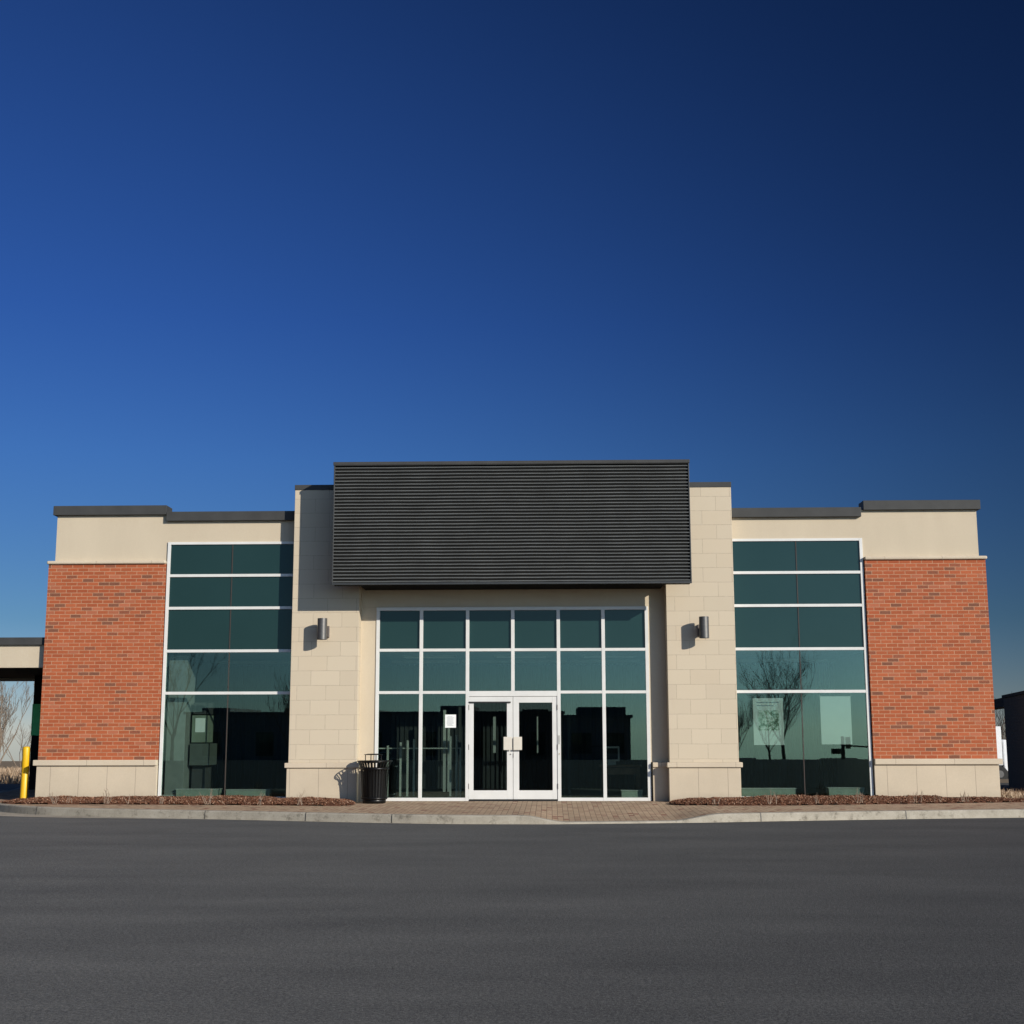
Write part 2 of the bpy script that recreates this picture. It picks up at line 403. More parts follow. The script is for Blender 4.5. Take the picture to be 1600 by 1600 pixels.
def soil(name, a, b, sc1=3):
    m, t, p = mat(name)
    f = mth(t, 'ADD', mth(t, 'MULTIPLY', noise(t, sc1, 6, .7), .5), mth(t, 'MULTIPLY', noise(t, 50, 4, .7), .5))
    t.links.new(ramp(t, f, [(.35, a), (.65, b)]), p.inputs['Base Color']); p.inputs['Roughness'].default_value = .95
    p.inputs['Specular IOR Level'].default_value = .15
    bump(t, p, f, .8, .03)
    return m
M_soil = soil('mulch_base', (.07, .03, .02, 1), (.15, .07, .042, 1), 12)
M_field = soil('dry_field', (.16, .12, .075, 1), (.26, .20, .13, 1), .8)
def blade_mat():
    m, t, p = mat('dry_grass'); g = N(t, 'ShaderNodeNewGeometry')
    t.links.new(ramp(t, g.outputs['Random Per Island'], [(0, (.20, .13, .08, 1)), (.5, (.36, .26, .17, 1)), (1, (.48, .37, .26, 1))]), p.inputs['Base Color'])
    p.inputs['Roughness'].default_value = .9; return m
M_blade = blade_mat()

# ------------------------------------------------------------------ ground
def gz(x, y):
    dx = max(0, abs(x)-60); dn = max(0, y-16); df = max(0, -47-y)
    d = math.hypot(dx, max(dn, df))
    k = d*d/(d+14)
    return -.26-min(60, k*.052)
def axis(lo, hi, core0, core1):
    a = []; x = core0
    while x <= core1: a.append(x); x += 6
    g = 6; x = a[-1]
    while x < hi: g *= 1.35; x += g; a.append(x)
    g = 6; x = a[0]
    while x > lo: g *= 1.35; x -= g; a.insert(0, x)
    return a
xs = axis(-2600, 2600, -72, 72); ys = axis(-2600, 2600, -60, 36)
g = MB(); vs = [(x, y, gz(x, y)) for y in ys for x in xs]; nx = len(xs)
g.add(vs, [(j*nx+i, j*nx+i+1, (j+1)*nx+i+1, (j+1)*nx+i) for j in range(len(ys)-1) for i in range(nx-1)], True)
children_tag(g.build('ground', M_field), None, None, kind='structure')
a = MB(); a.box(-58, 58, -46, 13.6, -.24, -.15)
children_tag(a.build('road', M_asphalt), None, None, kind='structure')

# kerb line (back edge of the kerb top), left to right, with its top height
KL = [(-13.2, 9.0), (-12.7, 6.0), (-12.0, 3.0), (-11.3, 1.2), (-10.55, -.2), (-9.4, -1.35), (-8.2, -1.98), (-7.0, -2.38), (-4.6, -3.08), (-2.6, -3.72),
      (-1.0, -4.12), (.3, -4.2), (.95, -4.2), (1.9, -4.08), (2.95, -3.9), (3.6, -3.78), (4.6, -3.5), (6.5, -3.05), (9.3, -2.5), (12, -2.15), (16, -1.9), (22, -1.8)]
def catmull(P, n=8):
    o = []
    for i in range(len(P)-1):
        p0 = Vector(P[max(0, i-1)]); p1 = Vector(P[i]); p2 = Vector(P[i+1]); p3 = Vector(P[min(len(P)-1, i+2)])
        for k in range(n):
            t = k/n; o.append(.5*((2*p1)+(-p0+p2)*t+(2*p0-5*p1+4*p2-p3)*t*t+(-p0+3*p1-3*p2+p3)*t**3))
    o.append(Vector(P[-1])); return o
KC = catmull(KL, 8)
def ktop(x):
    def ss(a, b, v): t = min(1, max(0, (v-a)/(b-a))); return t*t*(3-2*t)
    drop = ss(.25, 1.05, x)*(1-ss(2.85, 3.75, x))
    return .0-.112*drop
KW = .16
def offs(C, d):
    o = []
    for i, c in enumerate(C):
        t = (C[min(len(C)-1, i+1)]-C[max(0, i-1)]).normalized(); nn = Vector((t.y, -t.x)); o.append(c+nn*d)
    return o
KF = offs(KC, KW)
kb = MB(); rows = []
prof = []
for c, f in zip(KC, KF):
    z = ktop(c.x); dz = (f-c)
    q = [(c.x, c.y, -.2), (c.x, c.y, z), (c.x+dz.x*.80, c.y+dz.y*.80, z), (c.x+dz.x*.93, c.y+dz.y*.93, z-.006), (c.x+dz.x*.99, c.y+dz.y*.99, z-.022), (c.x+dz.x*1.06, c.y+dz.y*1.06, -.2)]
    rows.append(q)
nq = 6; fl = []
for i in range(len(rows)-1):
    for k in range(nq-1): fl.append((i*nq+k, (i+1)*nq+k, (i+1)*nq+k+1, i*nq+k+1))
kb.add([p for r in rows for p in r], fl)
kerb = children_tag(kb.build('kerb', M_conc), None, None, kind='structure')
# joints across the kerb
kj = MB()
for jx in (-9.15, -5.63, -3.6, 0.0-1.95, 4.45, 7.0, 9.9):
    i = min(range(len(KC)), key=lambda i: abs(KC[i].x-jx)); c = KC[i]; f = KF[i]; t = (KC[i+1]-c).normalized(); dz = f-c
    z = ktop(c.x)
    for s in (0,):
        p0 = c+t*-.006; p1 = c+t*.006
        vs = []
        for P in (p0, p1):
            vs += [(P.x, P.y, z+.002), (P.x+dz.x*.95, P.y+dz.y*.95, z+.002), (P.x+dz.x*1.03, P.y+dz.y*1.03, z-.03), (P.x+dz.x*1.075, P.y+dz.y*1.075, -.148)]
        kj.add(vs, [(0, 4, 5, 1), (1, 5, 6, 2), (2, 6, 7, 3)])
children_tag(kj.build('kerb_joints', M_dark), None, None, kind='structure')
# gutter pan: pale strip of concrete in front of the kerb, wide on the left
gp = MB(); rows = []
for c, f in zip(KC, KF):
    n_ = (f-c).normalized(); wd = .10+.75*min(1, max(0, (-5.0-c.x)/5.5))**1.3
    if c.x > 1: wd = .07
    e = f+n_*wd
    rows.append([(f.x, f.y, -.146), (e.x, e.y, -.1462)])
gp.add([p for r in rows for p in r], [(2*i, 2*i+1, 2*i+3, 2*i+2) for i in range(len(rows)-1)])
children_tag(gp.build('gutter', M_conc), None, None, kind='structure')
# paved walk: strip from kerb back edge to behind the facade line, dips with the dropped kerb
pv = MB(); rows = []; NS = 14
for c in KC:
    yb = 9.0 if c.x < -10.3 else 1.0
    if c.x > 9.9: yb = 1.0
    tgt = Vector((min(max(c.x, -9.9), 30), 1.0)) if c.x > -10.3 else Vector((-9.9, max(c.y, 1.0)))
    r = []
    for k in range(NS+1):
        t = k/NS; P = c.lerp(tgt, t); fade = max(0, 1-t*1.25); r.append((P.x, P.y, -.004+ktop(c.x)*fade*fade*(3-2*fade) if k else ktop(c.x)-.001))
    rows.append(r)
fl = [(i*(NS+1)+k, (i+1)*(NS+1)+k, (i+1)*(NS+1)+k+1, i*(NS+1)+k+1) for i in range(len(rows)-1) for k in range(NS)]
pv.add([p for r in rows for p in r], fl, True)
children_tag(pv.build('pavement', M_paver), None, None, kind='structure')

# ------------------------------------------------------------------ the building
B = thing('commercial_building', 'low red brick and cream stone bank building with a ribbed dark grey canopy', 'building', (0, 0, 0))
YS = .37   # stucco and window plane
YB = .29   # brick face
YR = .34   # recess back wall
DEP = 3.5
for sgn in (-1, 1):
    def X(a, b): return (min(sgn*a, sgn*b), max(sgn*a, sgn*b))
    # brick
    m = MB(); x = X(7.45, 9.98); m.box(x[0], x[1], YB, YB+.25, .85, 4.985)
    x = X(9.73, 9.98); m.box(x[0], x[1], YB+.25, DEP, .85, 4.985)
    o = m.build('brick_wall', M_brick, B)
    # plinth + cap
    m = MB(); x = X(7.45, 9.995); m.box(x[0], x[1], YB-.015, YB+.24, -.02 if sgn < 0 else .075, .735)
    x = X(9.74, 9.995); m.box(x[0], x[1], YB+.24, DEP, -.02, .735); m.build('plinth', M_plinth, B, .006)
    m = MB(); x = X(7.455, 10.06); m.box(x[0], x[1], YB-.07, YB+.2, .735, .85)
    x = X(9.86, 10.06); m.box(x[0], x[1], YB+.2, DEP, .735, .85); m.build('plinth_cap', M_capst, B, .012)
    if sgn > 0:
        m = MB(); m.box(7.46, 10.02, YB-.06, YB+.2, -.06, .07); m.build('footing', M_conc, B, .008)
    # cornice
    m = MB(); x = X(7.44, 10.01); m.box(x[0], x[1], YB-.055, YB+.2, 4.985, 5.058)
    x = X(9.8, 10.01); m.box(x[0], x[1], YB+.2, DEP, 4.985, 5.058); m.build('cornice', M_capst, B, .028, seg=4)
    # stucco: upper wall, band above the window
    m = MB(); x = X(7.43, 9.875); m.box(x[0], x[1], YS, YS+.2, 5.0, 6.08); x = X(9.675, 9.875); m.box(x[0], x[1], YS+.2, DEP, 5.0, 6.08)
    x = X(4.6, 7.43); m.box(x[0], x[1], YS, YS+.2, 5.465, 5.94)
    m.build('stucco_wall', M_stucco, B)
    # copings
    m = MB(); x = X(7.475, 9.945); m.box(x[0], x[1], YS-.09, YS+.35, 6.06, 6.262); x = X(9.6, 9.945); m.box(x[0], x[1], YS+.35, DEP, 6.06, 6.262)
    m.build('coping', M_coping, B, .006)
    m = MB(); x = X(4.645, 7.42 if sgn > 0 else 7.47); m.box(x[0], x[1], YS-.10, YS+.33, 5.918, 6.118); m.build('coping', M_coping, B, .006)
    # pilaster
    m = MB(); x = X(3.22, 4.637); m.box(x[0], x[1], 0, 2.2, .79, 6.52); m.build('stone_pilaster', M_block, B, .006)
    m = MB(); x = X(3.205, 4.665); m.box(x[0], x[1], -.02, 1.0, -.02, .69); m.build('pilaster_plinth', M_plinth, B, .006)
    m = MB(); x = X(3.165, 4.705); m.box(x[0], x[1], -.062, 1.0, .69, .79); m.build('pilaster_band', M_capst, B, .01)
    m = MB(); x = X(3.24, 4.645); m.box(x[0], x[1], -.012, 2.2, 6.52, 6.632); m.build('coping', M_coping, B, .005)
    # recess wall pieces
    m = MB(); x = X(2.855, 3.23); m.box(x[0], x[1], YR, YR+.3, .79, 4.029); m.build('recess_wall', M_stucco, B)
    m = MB(); x = X(2.895, 3.21); m.box(x[0], x[1], YR-.08, YR+.3, -.02, .69); m.build('recess_plinth', M_plinth, B, .005)
    m = MB(); x = X(2.895, 3.19); m.box(x[0], x[1], YR-.115, YR+.3, .69, .785); m.build('recess_band', M_capst, B, .006)
    # tiny caulk line
m = MB(); m.box(-3.22, 3.22, YR, YR+.3, 4.03, 5.2); m.box(-3.22, 3.22, .12, .5, 5.2, 6.45); m.build('lintel_wall', M_stucco, B)
m = MB(); m.box(-9.7, 9.7, YS+.2, DEP-.2, 5.55, 5.7); m.build('flat_roof', M_roof, B)
m = MB(); m.box(-9.66, 9.66, DEP-.25, DEP-.01, 3.95, 5.72); m.build('rear_wall', M_stucco, B)
m = MB(); m.box(-9.93, -9.68, DEP+.01, 6.35, -.1, 3.7); m.box(9.68, 9.93, DEP+.01, 6.35, -.1, 3.7); m.box(-9.93, 9.93, 6.351, 6.6, -.1, 3.7); m.build('rear_wing_wall', M_stucco, B)
m = MB(); m.box(-10.0, 10.0, DEP+.01, 6.68, 3.7, 3.9); m.build('rear_wing_roof', M_coping, B)

# corrugated canopy sign box
CX, CY, CZ0, CZ1 = 3.675, -.84, 4.387, 6.95
rnd = random.Random(4)
canopy = MB().box(-CX+.02, CX-.02, CY+.035, CY+.33, CZ0+.01, CZ1-.01).build('sign_canopy', M_soffit, B)
rib = MB(); nr = 35; z0 = CZ0+.045; z1 = CZ1-.075; pitch = (z1-z0)/nr; per = 18; nxs = 120
def wav(x, z):
    return (math.sin(x*1.7+z*2.1)*.5+math.sin(x*4.3-z*3.3+1)*.3+math.sin(x*9.1+z*7.7)*.2)
vs = []
for k in range(nr*per+1):
    ph = k/per; zz = z0+ph*pitch
    fr_ = ph % 1.0
    cr_ = min(1.0, fr_/.54)
    yy = -.052*(max(0.0, math.sin(math.pi*cr_))**.32) if fr_ < .54 else 0.0
    for i in range(nxs+1):
        x = -CX+.025+(2*CX-.05)*i/nxs
        vs.append((x, CY+.052+yy+.0025*wav(x, zz), zz+.0028*wav(x*1.3+5, zz)*math.sin(min(1, (i/nxs)*(1-i/nxs)*14)*math.pi/2)))
rib.add(vs, [(k*(nxs+1)+i, k*(nxs+1)+i+1, (k+1)*(nxs+1)+i+1, (k+1)*(nxs+1)+i) for k in range(nr*per) for i in range(nxs)], True)
rib.build('ribbed_cladding', M_canopy, canopy)
m = MB(); m.box(-CX-.012, CX+.012, CY-.02, CY+.34, CZ1-.065, CZ1); m.box(-CX-.004, CX+.004, CY-.012, CY+.03, CZ1-.078, CZ1-.066); m.build('top_flashing', M_coping, canopy, .004)
m = MB(); m.box(-CX, CX, CY-.008, CY+.034, CZ0, CZ0+.042); m.box(-CX, -CX+.024, CY-.008, CY+.034, CZ0+.0425, CZ1-.08); m.box(CX-.024, CX, CY-.008, CY+.034, CZ0+.0425, CZ1-.08)
m.build('edge_trim', M_trim, canopy, .003)
m = MB(); m.box(-3.135, 3.135, CY+.335, YR-.005, 4.40, 4.60); m.box(-3.135, 3.135, CY+.335, YR-.225, 6.0, 6.2)
m.build('soffit', M_soffit, B)

# windows --------------------------------------------------------
def bar(m, x0, x1, z0, z1, y0=.325, y1=.41): m.box(x0, x1, y0, y1, z0, z1)
def pane(mat_, x0, x1, z0, z1, par, y=.372):
    return MB().box(x0, x1, y, y+.006, z0, z1).build('pane', mat_, par)
rowsz = [.10, 2.235, 3.123, 4.035, 4.735, 5.435]
for sgn in (-1, 1):
    fr = MB(); xa, xb = sorted((sgn*4.66, sgn*7.36)); xo = sgn*7.43
    zz = [.06]+rowsz[1:5]
    x_in = sgn*4.6
    # horizontals butt against the outer stile
    xi = sgn*7.365
    lo, hi = sorted((x_in, xi))
    for z in rowsz[1:5]: bar(fr, lo, hi, z-.03, z+.03, .340)
    bar(fr, lo, hi, .03, .09, .340)
    bar(fr, lo, hi, 5.408, 5.462, .340)
    x0, x1 = sorted((xi, xo)); bar(fr, x0, x1, .03, 5.462, .337)
    f = fr.build('window_frame', M_white, B, .003)
    jt = MB(); jx = sgn*6.027
    edges = [.09]+[z for z in rowsz[1:5]]+[5.408]
    segs = [(.09, 2.205), (2.265, 3.093), (3.153, 4.005), (4.065, 4.705), (4.765, 5.408)]
    for a_, b_ in segs: jt.box(jx-.008, jx+.008, .358, .40, a_, b_)
    jt.build('glazing_joint', M_joint, f)
    x_in = sgn*4.645
    for k, (a_, b_) in enumerate(segs):
        mt = M_glass if k < 2 else M_spandrel
        for p0, p1 in (sorted((x_in, jx-sgn*.008)), sorted((jx+sgn*.008, xi))):
            pane(mt, p0, p1, a_, b_, f)
fr = MB(); cols = [-1.937, -.957, 0.0, .963, 1.907]
bar(fr, -2.895, -2.825, .0, 4.03, .318); bar(fr, 2.79, 2.86, .0, 4.03, .318)
bar(fr, -2.825, 2.79, 3.962, 4.03, .320)
for cx in cols:
    zlo = 0.0 if cx in (-1.937, -.957, .963, 1.907) else 2.262
    hw = .036
    bar(fr, cx-hw, cx+hw, zlo, 3.962, .316)
xe = [-2.825]+cols+[2.79]
for i in range(6):
    a_ = xe[i]+(.036 if i else 0); b_ = xe[i+1]-(.036 if i < 5 else 0)
    bar(fr, a_, b_, 3.093, 3.153, .320)
    if i in (2, 3): bar(fr, a_, b_, 2.15, 2.262, .320) if i == 2 else bar(fr, a_, b_, 2.15, 2.262, .320)
    else:
        bar(fr, a_, b_, 2.205, 2.265, .320); bar(fr, a_, b_, 0.0, .068, .320)
fr.box(-.036, .036, .320, .41, 2.15, 2.261)
F2 = fr.build('entrance_frame', M_white, B, .003)
for i in range(6):
    a_ = xe[i]+(.036 if i else 0); b_ = xe[i+1]-(.036 if i < 5 else 0)
    pane(M_spandrel, a_, b_, 3.153, 3.962, F2); pane(M_glass, a_, b_, 2.265, 3.093, F2)
    if i not in (2, 3): pane(M_glass, a_, b_, .068, 2.205, F2)
# doors
for sgn in (-1, 1):
    d = MB(); o0, o1 = (-.918, -.004) if sgn < 0 else (.004, .924)
    g0, g1 = (-.825, -.128) if sgn < 0 else (.126, .822)
    y0, y1 = .332, .385
    d.box(o0, g0, y0, y1, .035, 2.142); d.box(g1, o1, y0, y1, .035, 2.142)
    d.box(g0, g1, y0+.002, y1, 2.018, 2.142); d.box(g0, g1, y0+.002, y1, .035, .217)
    D = d.build('entrance_door', M_white, B, .004)
    pane(M_doorglass, g0, g1, .217, 2.018, D, .36)
    px0, px1 = (-.195, -.018) if sgn < 0 else (.010, .188)
    MB().box(px0, px1, .262, .272, 1.042, 1.312).box((px0+px1)/2-.02, (px0+px1)/2+.02, .272, y0, 1.15, 1.2).build('pull_plate', M_cream, D, .004)
    hx = o0-.008 if sgn < 0 else o1+.004
    for hz in (.30, 1.10, 1.92): MB().lathe((hx+.002, .318, hz-.055), [(.008, 0), (.008, .11)], 8).build('hinge', M_steel2, D)
    if sgn < 0:
        MB().box(-.925, -.045, .300, .331, 2.012, 2.042).build('door_closer', M_dark, D, .006)
        MB().tube((-.05, .331, .955), (-.05, .318, .955), .012, .012, 12).build('lock', M_steel2, D)
    else:
        MB().box(.001, .012, .322, .331, .88, .97).build('lock', M_steel2, D)
MB().box(-.92, .93, .31, .5, .0, .016).build('threshold', M_dark, B)
MB().box(.945, .985, .308, .315, 1.16, 1.34).build('card_reader', M_slat, B)
MB().tube((.965, .316, .96), (.965, .305, .96), .011, .011, 10).build('door_bell', simple('brass', (.5, .33, .12, 1), .35, .8), B)

# interior shell -------------------------------------------------
m = MB(); m.box(-9.7, 9.7, .42, 6.3, -.02, .02); m.build('interior_floor', M_carpet, B)
m = MB(); m.box(-9.7, 9.7, .60, 6.3, 3.10, 3.16); m.build('ceiling', M_ceil, B)
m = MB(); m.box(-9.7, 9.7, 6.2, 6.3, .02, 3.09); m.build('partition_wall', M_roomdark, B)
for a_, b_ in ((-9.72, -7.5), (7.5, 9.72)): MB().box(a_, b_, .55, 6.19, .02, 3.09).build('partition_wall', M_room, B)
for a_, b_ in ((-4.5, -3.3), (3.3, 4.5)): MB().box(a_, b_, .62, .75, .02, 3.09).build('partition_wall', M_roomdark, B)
# band hiding the ceiling void behind the spandrels
m = MB(); m.box(-7.42, -4.6, .44, .52, 3.12, 5.46).box(4.6, 7.42, .44, .52, 3.12, 5.46).box(-2.86, 2.86, .44, .52, 3.12, 4.02); m.build('spandrel_backing', M_dark, B)
exec_later = []

# ------------------------------------------------------------------ things on the facade
for sgn, lab in ((-1, 'brushed steel cylinder wall lamp on the stone pilaster above the litter bin'), (1, 'brushed steel cylinder wall lamp on the stone pilaster beside the window with two posters')):
    cx = -3.94 if sgn < 0 else 3.96
    T = thing('wall_lamp', lab, 'wall lamp', (cx, 0, 3.53), 'cylinder lamps on the stone pilasters')
    b = MB(); b.lathe((cx, -.30, 3.31), [(.101, .0), (.101, .44)], 48, False); b.lathe((cx, -.30, 3.31), [(.093, 0), (.101, .0001)], 48, False); b.lathe((cx, -.30, 3.31), [(.101, .4401), (.093, .44)], 48, False)
    b.lathe((cx, -.30, 3.31), [(.093, .006), (.093, .03)], 40, False); b.lathe((cx, -.30, 3.31), [(.0001, .03), (.093, .0301)], 40, False); b.lathe((cx, -.30, 3.31), [(.093, .434), (.093, .41), (.0001, .409)], 40, False)
    b.build('lamp_body', M_steel, T)
    m = MB(); m.box(cx-.105, cx+.105, -.055, -.001, 3.37, 3.61); m.build('mount_plate', M_steel2, T, .006)
    m = MB(); m.box(cx-.035, cx+.035, -.21, -.055, 3.42, 3.56); m.build('bracket', M_steel2, T, .004)

# ------------------------------------------------------------------ litter bin
bx, by = -2.79, -.40
T = thing('litter_bin', 'black slatted steel litter bin with a flared rim and rain bonnet beside the entrance', 'litter bin', (bx, by, 0))
m = MB(); m.lathe((bx, by, 0), [(.215, 0), (.235, .01), (.235, .085), (.225, .09)], 36); m.build('base', M_black, T)
m = MB(); nsl = 30
for k in range(nsl):
    a_ = 2*math.pi*k/nsl; ca, sa = math.cos(a_), math.sin(a_); tx, ty = -sa, ca
    pr = [(.245, .075), (.252, .22), (.262, .40), (.272, .58), (.283, .70), (.303, .765), (.33, .81), (.345, .835)]
    vs = []
    for r, z in pr:
        for dr in (0, .008):
            for s in (-.0125, .0125): vs.append((bx+ca*(r+dr)+tx*s, by+sa*(r+dr)+ty*s, z))
    fs = []
    for i in range(len(pr)-1):
        o = i*4
        fs += [(o, o+4, o+5, o+1), (o+2, o+3, o+7, o+6), (o, o+2, o+6, o+4), (o+1, o+5, o+7, o+3)]
    m.add(vs, fs)
m.build('slats', M_black, T)
for z, r in ((.10, .256), (.685, .288), (.835, .352)):
    m = MB(); n = 40; rr = .011
    vs = []; 
    for i in range(n):
        a_ = 2*math.pi*i/n
        for j in range(8):
            b_ = 2*math.pi*j/8; q = r+rr*math.cos(b_); vs.append((bx+q*math.cos(a_), by+q*math.sin(a_), z+rr*math.sin(b_)*(1.8 if z < .8 else 1)))
    m.add(vs, [(i*8+j, ((i+1) % n)*8+j, ((i+1) % n)*8+(j+1) % 8, i*8+(j+1) % 8) for i in range(n) for j in range(8)], True)
    m.build('band', M_black, T)
m = MB(); m.lathe((bx, by, 0), [(.205, .09), (.222, .68), (.23, .685), (.23, .675), (.21, .66)], 36, False); m.build('liner', M_liner, T)
m = MB(); m.lathe((bx, by, 0), [(.255, .80), (.262, .83), (.25, .845), (.13, .85), (.125, .84), (.24, .832), (.245, .80)], 36, False)
hood = m.build('lid', M_black, T)
m = MB(); m.lathe((bx-.03, by, 0), [(.0, .985), (.12, .982), (.19, .968), (.19, .958), (.12, .968), (.0, .972)], 36, False); m.build('bonnet', M_black, T)
for k in range(4):
    m = MB(); a_ = R(25+90*k); m.tube((bx-.03+.17*math.cos(a_), by+.17*math.sin(a_), .84), (bx-.03+.17*math.cos(a_), by+.17*math.sin(a_), .965), .009, .009, 8); m.build('bonnet_post', M_black, T)

# ------------------------------------------------------------------ bollard
BX = px(39.5, 1205, Y=.62).x
T = thing('bollard', 'bright yellow bollard at the kerb by the left end of the building', 'bollard', (BX, .62, 0))
m = MB(); m.lathe((BX, .62, 0), [(.078, -.02), (.078, .56), (.076, .565), (.076, .60), (.079, .605), (.079, 1.09), (.074, 1.11), (.055, 1.125), (.0005, 1.13)], 32, False); m.build('post_sleeve', M_yellow, T)
m = MB(); m.lathe((BX, .62, 0), [(.085, -.01), (.085, .012), (.07, .02)], 32); m.build('base_ring', M_conc, T)

# ------------------------------------------------------------------ drive-through canopy at the left
T = thing('drive_through_canopy', 'cream drive-through canopy with dark coping on a dark pier with a green band', 'canopy', (-13, 4, -.15))
MB().box(-17.5, -9.985, .45, .65, 2.79, 3.27).box(-17.5, -17.3, .65, 8.1, 2.79, 3.0).box(-17.3, -9.985, 7.9, 8.1, 2.79, 3.0).build('fascia', M_stucco, T)
MB().box(-17.56, -9.985, .38, .70, 3.27, 3.43).build('coping', M_coping, T, .006)
MB().box(-17.3, -9.99, .65, 7.9, 2.86, 2.95).build('soffit', M_darkcol, T)
for cy_ in (.9, 7.3): MB().box(-17.25, -16.75, cy_, cy_+.5, -.16, 2.86).build('column', M_stucco, T)
p0 = px(49, 1150, Y=6.0).x
pier = MB().box(p0, p0+1.3, 6.0, 6.7, -.16, 2.86).build('pier', M_darkcol, T)
zt = px(55, 1100, Y=6.0).z; zb = px(50, 1149, Y=6.0).z
MB().box(p0-.01, p0+1.31, 5.985, 6.3, zb, zt).build('green_band', M_green, pier)

# ------------------------------------------------------------------ mulch beds
def bed(name, outline, label):
    rnd = random.Random(len(outline)*7)
    def inside(x, y):
        c = False; n = len(outline)
        for i in range(n):
            x1, y1 = outline[i]; x2, y2 = outline[(i+1) % n]
            if (y1 > y) != (y2 > y) and x < (x2-x1)*(y-y1)/(y2-y1)+x1: c = not c
        return c
    def edge(x, y):
        best = 9
        n = len(outline)
        for i in range(n):
            a_ = Vector(outline[i]); b_ = Vector(outline[(i+1) % n]); d = b_-a_; t = max(0, min(1, (Vector((x, y))-a_).dot(d)/d.length_squared))
            if a_.y > .2 and b_.y > .2: continue
            best = min(best, (Vector((x, y))-(a_+d*t)).length)
        return best
    from mathutils import noise as mn
    def h(x, y):
        e = edge(x, y); return .012+min(1, e/.34)**.7*(.075+.035*mn.noise((x*1.3, y*1.7, 3))+.02*mn.noise((x*5, y*5, 1)))
    x0 = min(p[0] for p in outline); x1 = max(p[0] for p in outline); y0 = min(p[1] for p in outline); y1 = max(p[1] for p in outline)
    st = .07; nx_ = int((x1-x0)/st)+2; ny_ = int((y1-y0)/st)+2
    m = MB(); idx = {}
    def vid(i, j):
        if (i, j) not in idx:
            x = x0+i*st; y = y0+j*st; idx[(i, j)] = len(m.v); m.v.append((x, y, h(x, y) if inside(x, y) else -.02))
        return idx[(i, j)]
    for i in range(nx_):
        for j in range(ny_):
            if inside(x0+(i+.5)*st, y0+(j+.5)*st):
                m.f.append([vid(i, j), vid(i+1, j), vid(i+1, j+1), vid(i, j+1)]); m.sm.append(True)
    o = m.build(name, M_soil); children_tag(o, label, 'mulch', kind='stuff')
    c = MB(); area = 0; cnt = 0
    tgt = int((x1-x0)*(y1-y0)*2600)
    for _ in range(tgt):
        x = rnd.uniform(x0, x1); y = rnd.uniform(y0, y1)
        if not inside(x, y):
            if rnd.random() < .985 or edge(x, y) > .12 or y > .2: continue
            z = .004
        else: z = h(x, y)
        l = rnd.uniform(.006, .026); w_ = rnd.uniform(.004, .009); a_ = rnd.uniform(0, math.pi); tl = rnd.uniform(-.7, .7)
        dx = Vector((math.cos(a_)*math.cos(tl), math.sin(a_)*math.cos(tl), math.sin(tl)))*l; dy = Vector((-math.sin(a_), math.cos(a_), rnd.uniform(-.5, .5)))*w_
        P = Vector((x, y, z+abs(dx.z)*.6+rnd.uniform(0, .012))); n_ = Vector((0, 0, .005))
        c.add([P-dx-dy, P+dx-dy, P+dx*.9+dy, P-dx*1.05+dy, P+n_], [(0, 1, 4), (1, 2, 4), (2, 3, 4), (3, 0, 4)])
    c.build('bark_chips', M_mulch, o)
    return o
bed('mulch_bed', [(-10.45, -.42), (-10.2, -.62), (-9.6, -.74), (-8.5, -.80), (-6.9, -.92), (-5.2, -1.12), (-4.0, -1.34), (-3.35, -1.42), (-3.1, -1.2), (-3.12, -.75), (-3.3, -.02), (-4.68, -.03), (-4.68, .37), (-7.4, .37), (-7.4, .26), (-9.7, .26), (-10.0, .05)],
    'reddish brown bark mulch heaped along the base of the left windows')
bed('mulch_bed', [(3.12, -.82), (3.4, -1.12), (4.1, -1.36), (5.3, -1.34), (6.5, -1.05), (7.6, -.78), (8.8, -.50), (9.8, -.28), (10.9, -.1), (10.9, .12), (10.0, .16), (9.0, .25), (7.4, .27), (7.4, .37), (4.68, .37), (4.68, -.03), (3.5, -.02), (3.2, -.3)],
    'reddish brown bark mulch heaped along the base of the right windows')

# cut back shrubs standing in the mulch
def stub(x, y, h_, n, seed, lab):
    r = random.Random(seed); m = MB()
    def grow(p, d, l, rad, dep):
        q = p+d*l; m.tube(p, q, rad, rad*.55, 4)
        if dep:
            for _ in range(r.choice((1, 2, 2))):
                nd = (d+Vector((r.uniform(-.5, .5), r.uniform(-.5, .5), r.uniform(-.05, .3)))).normalized(); grow(p.lerp(q, r.uniform(.5, 1)), nd, l*r.uniform(.4, .65), rad*.6, dep-1)
    for _ in range(n):
        a_ = r.uniform(0, 6.28); s = r.uniform(.1, .65)
        grow(Vector((x+r.uniform(-.07, .07), y+r.uniform(-.05, .05), .05)), Vector((math.cos(a_)*s, math.sin(a_)*s, 1)).normalized(), h_*r.uniform(.4, .75), .007, 2)
    o = m.build('pruned_shrub', M_twig, None, 0, (x, y, .05)); return children_tag(o, lab, 'shrub', 'cut back bare shrubs in the mulch')
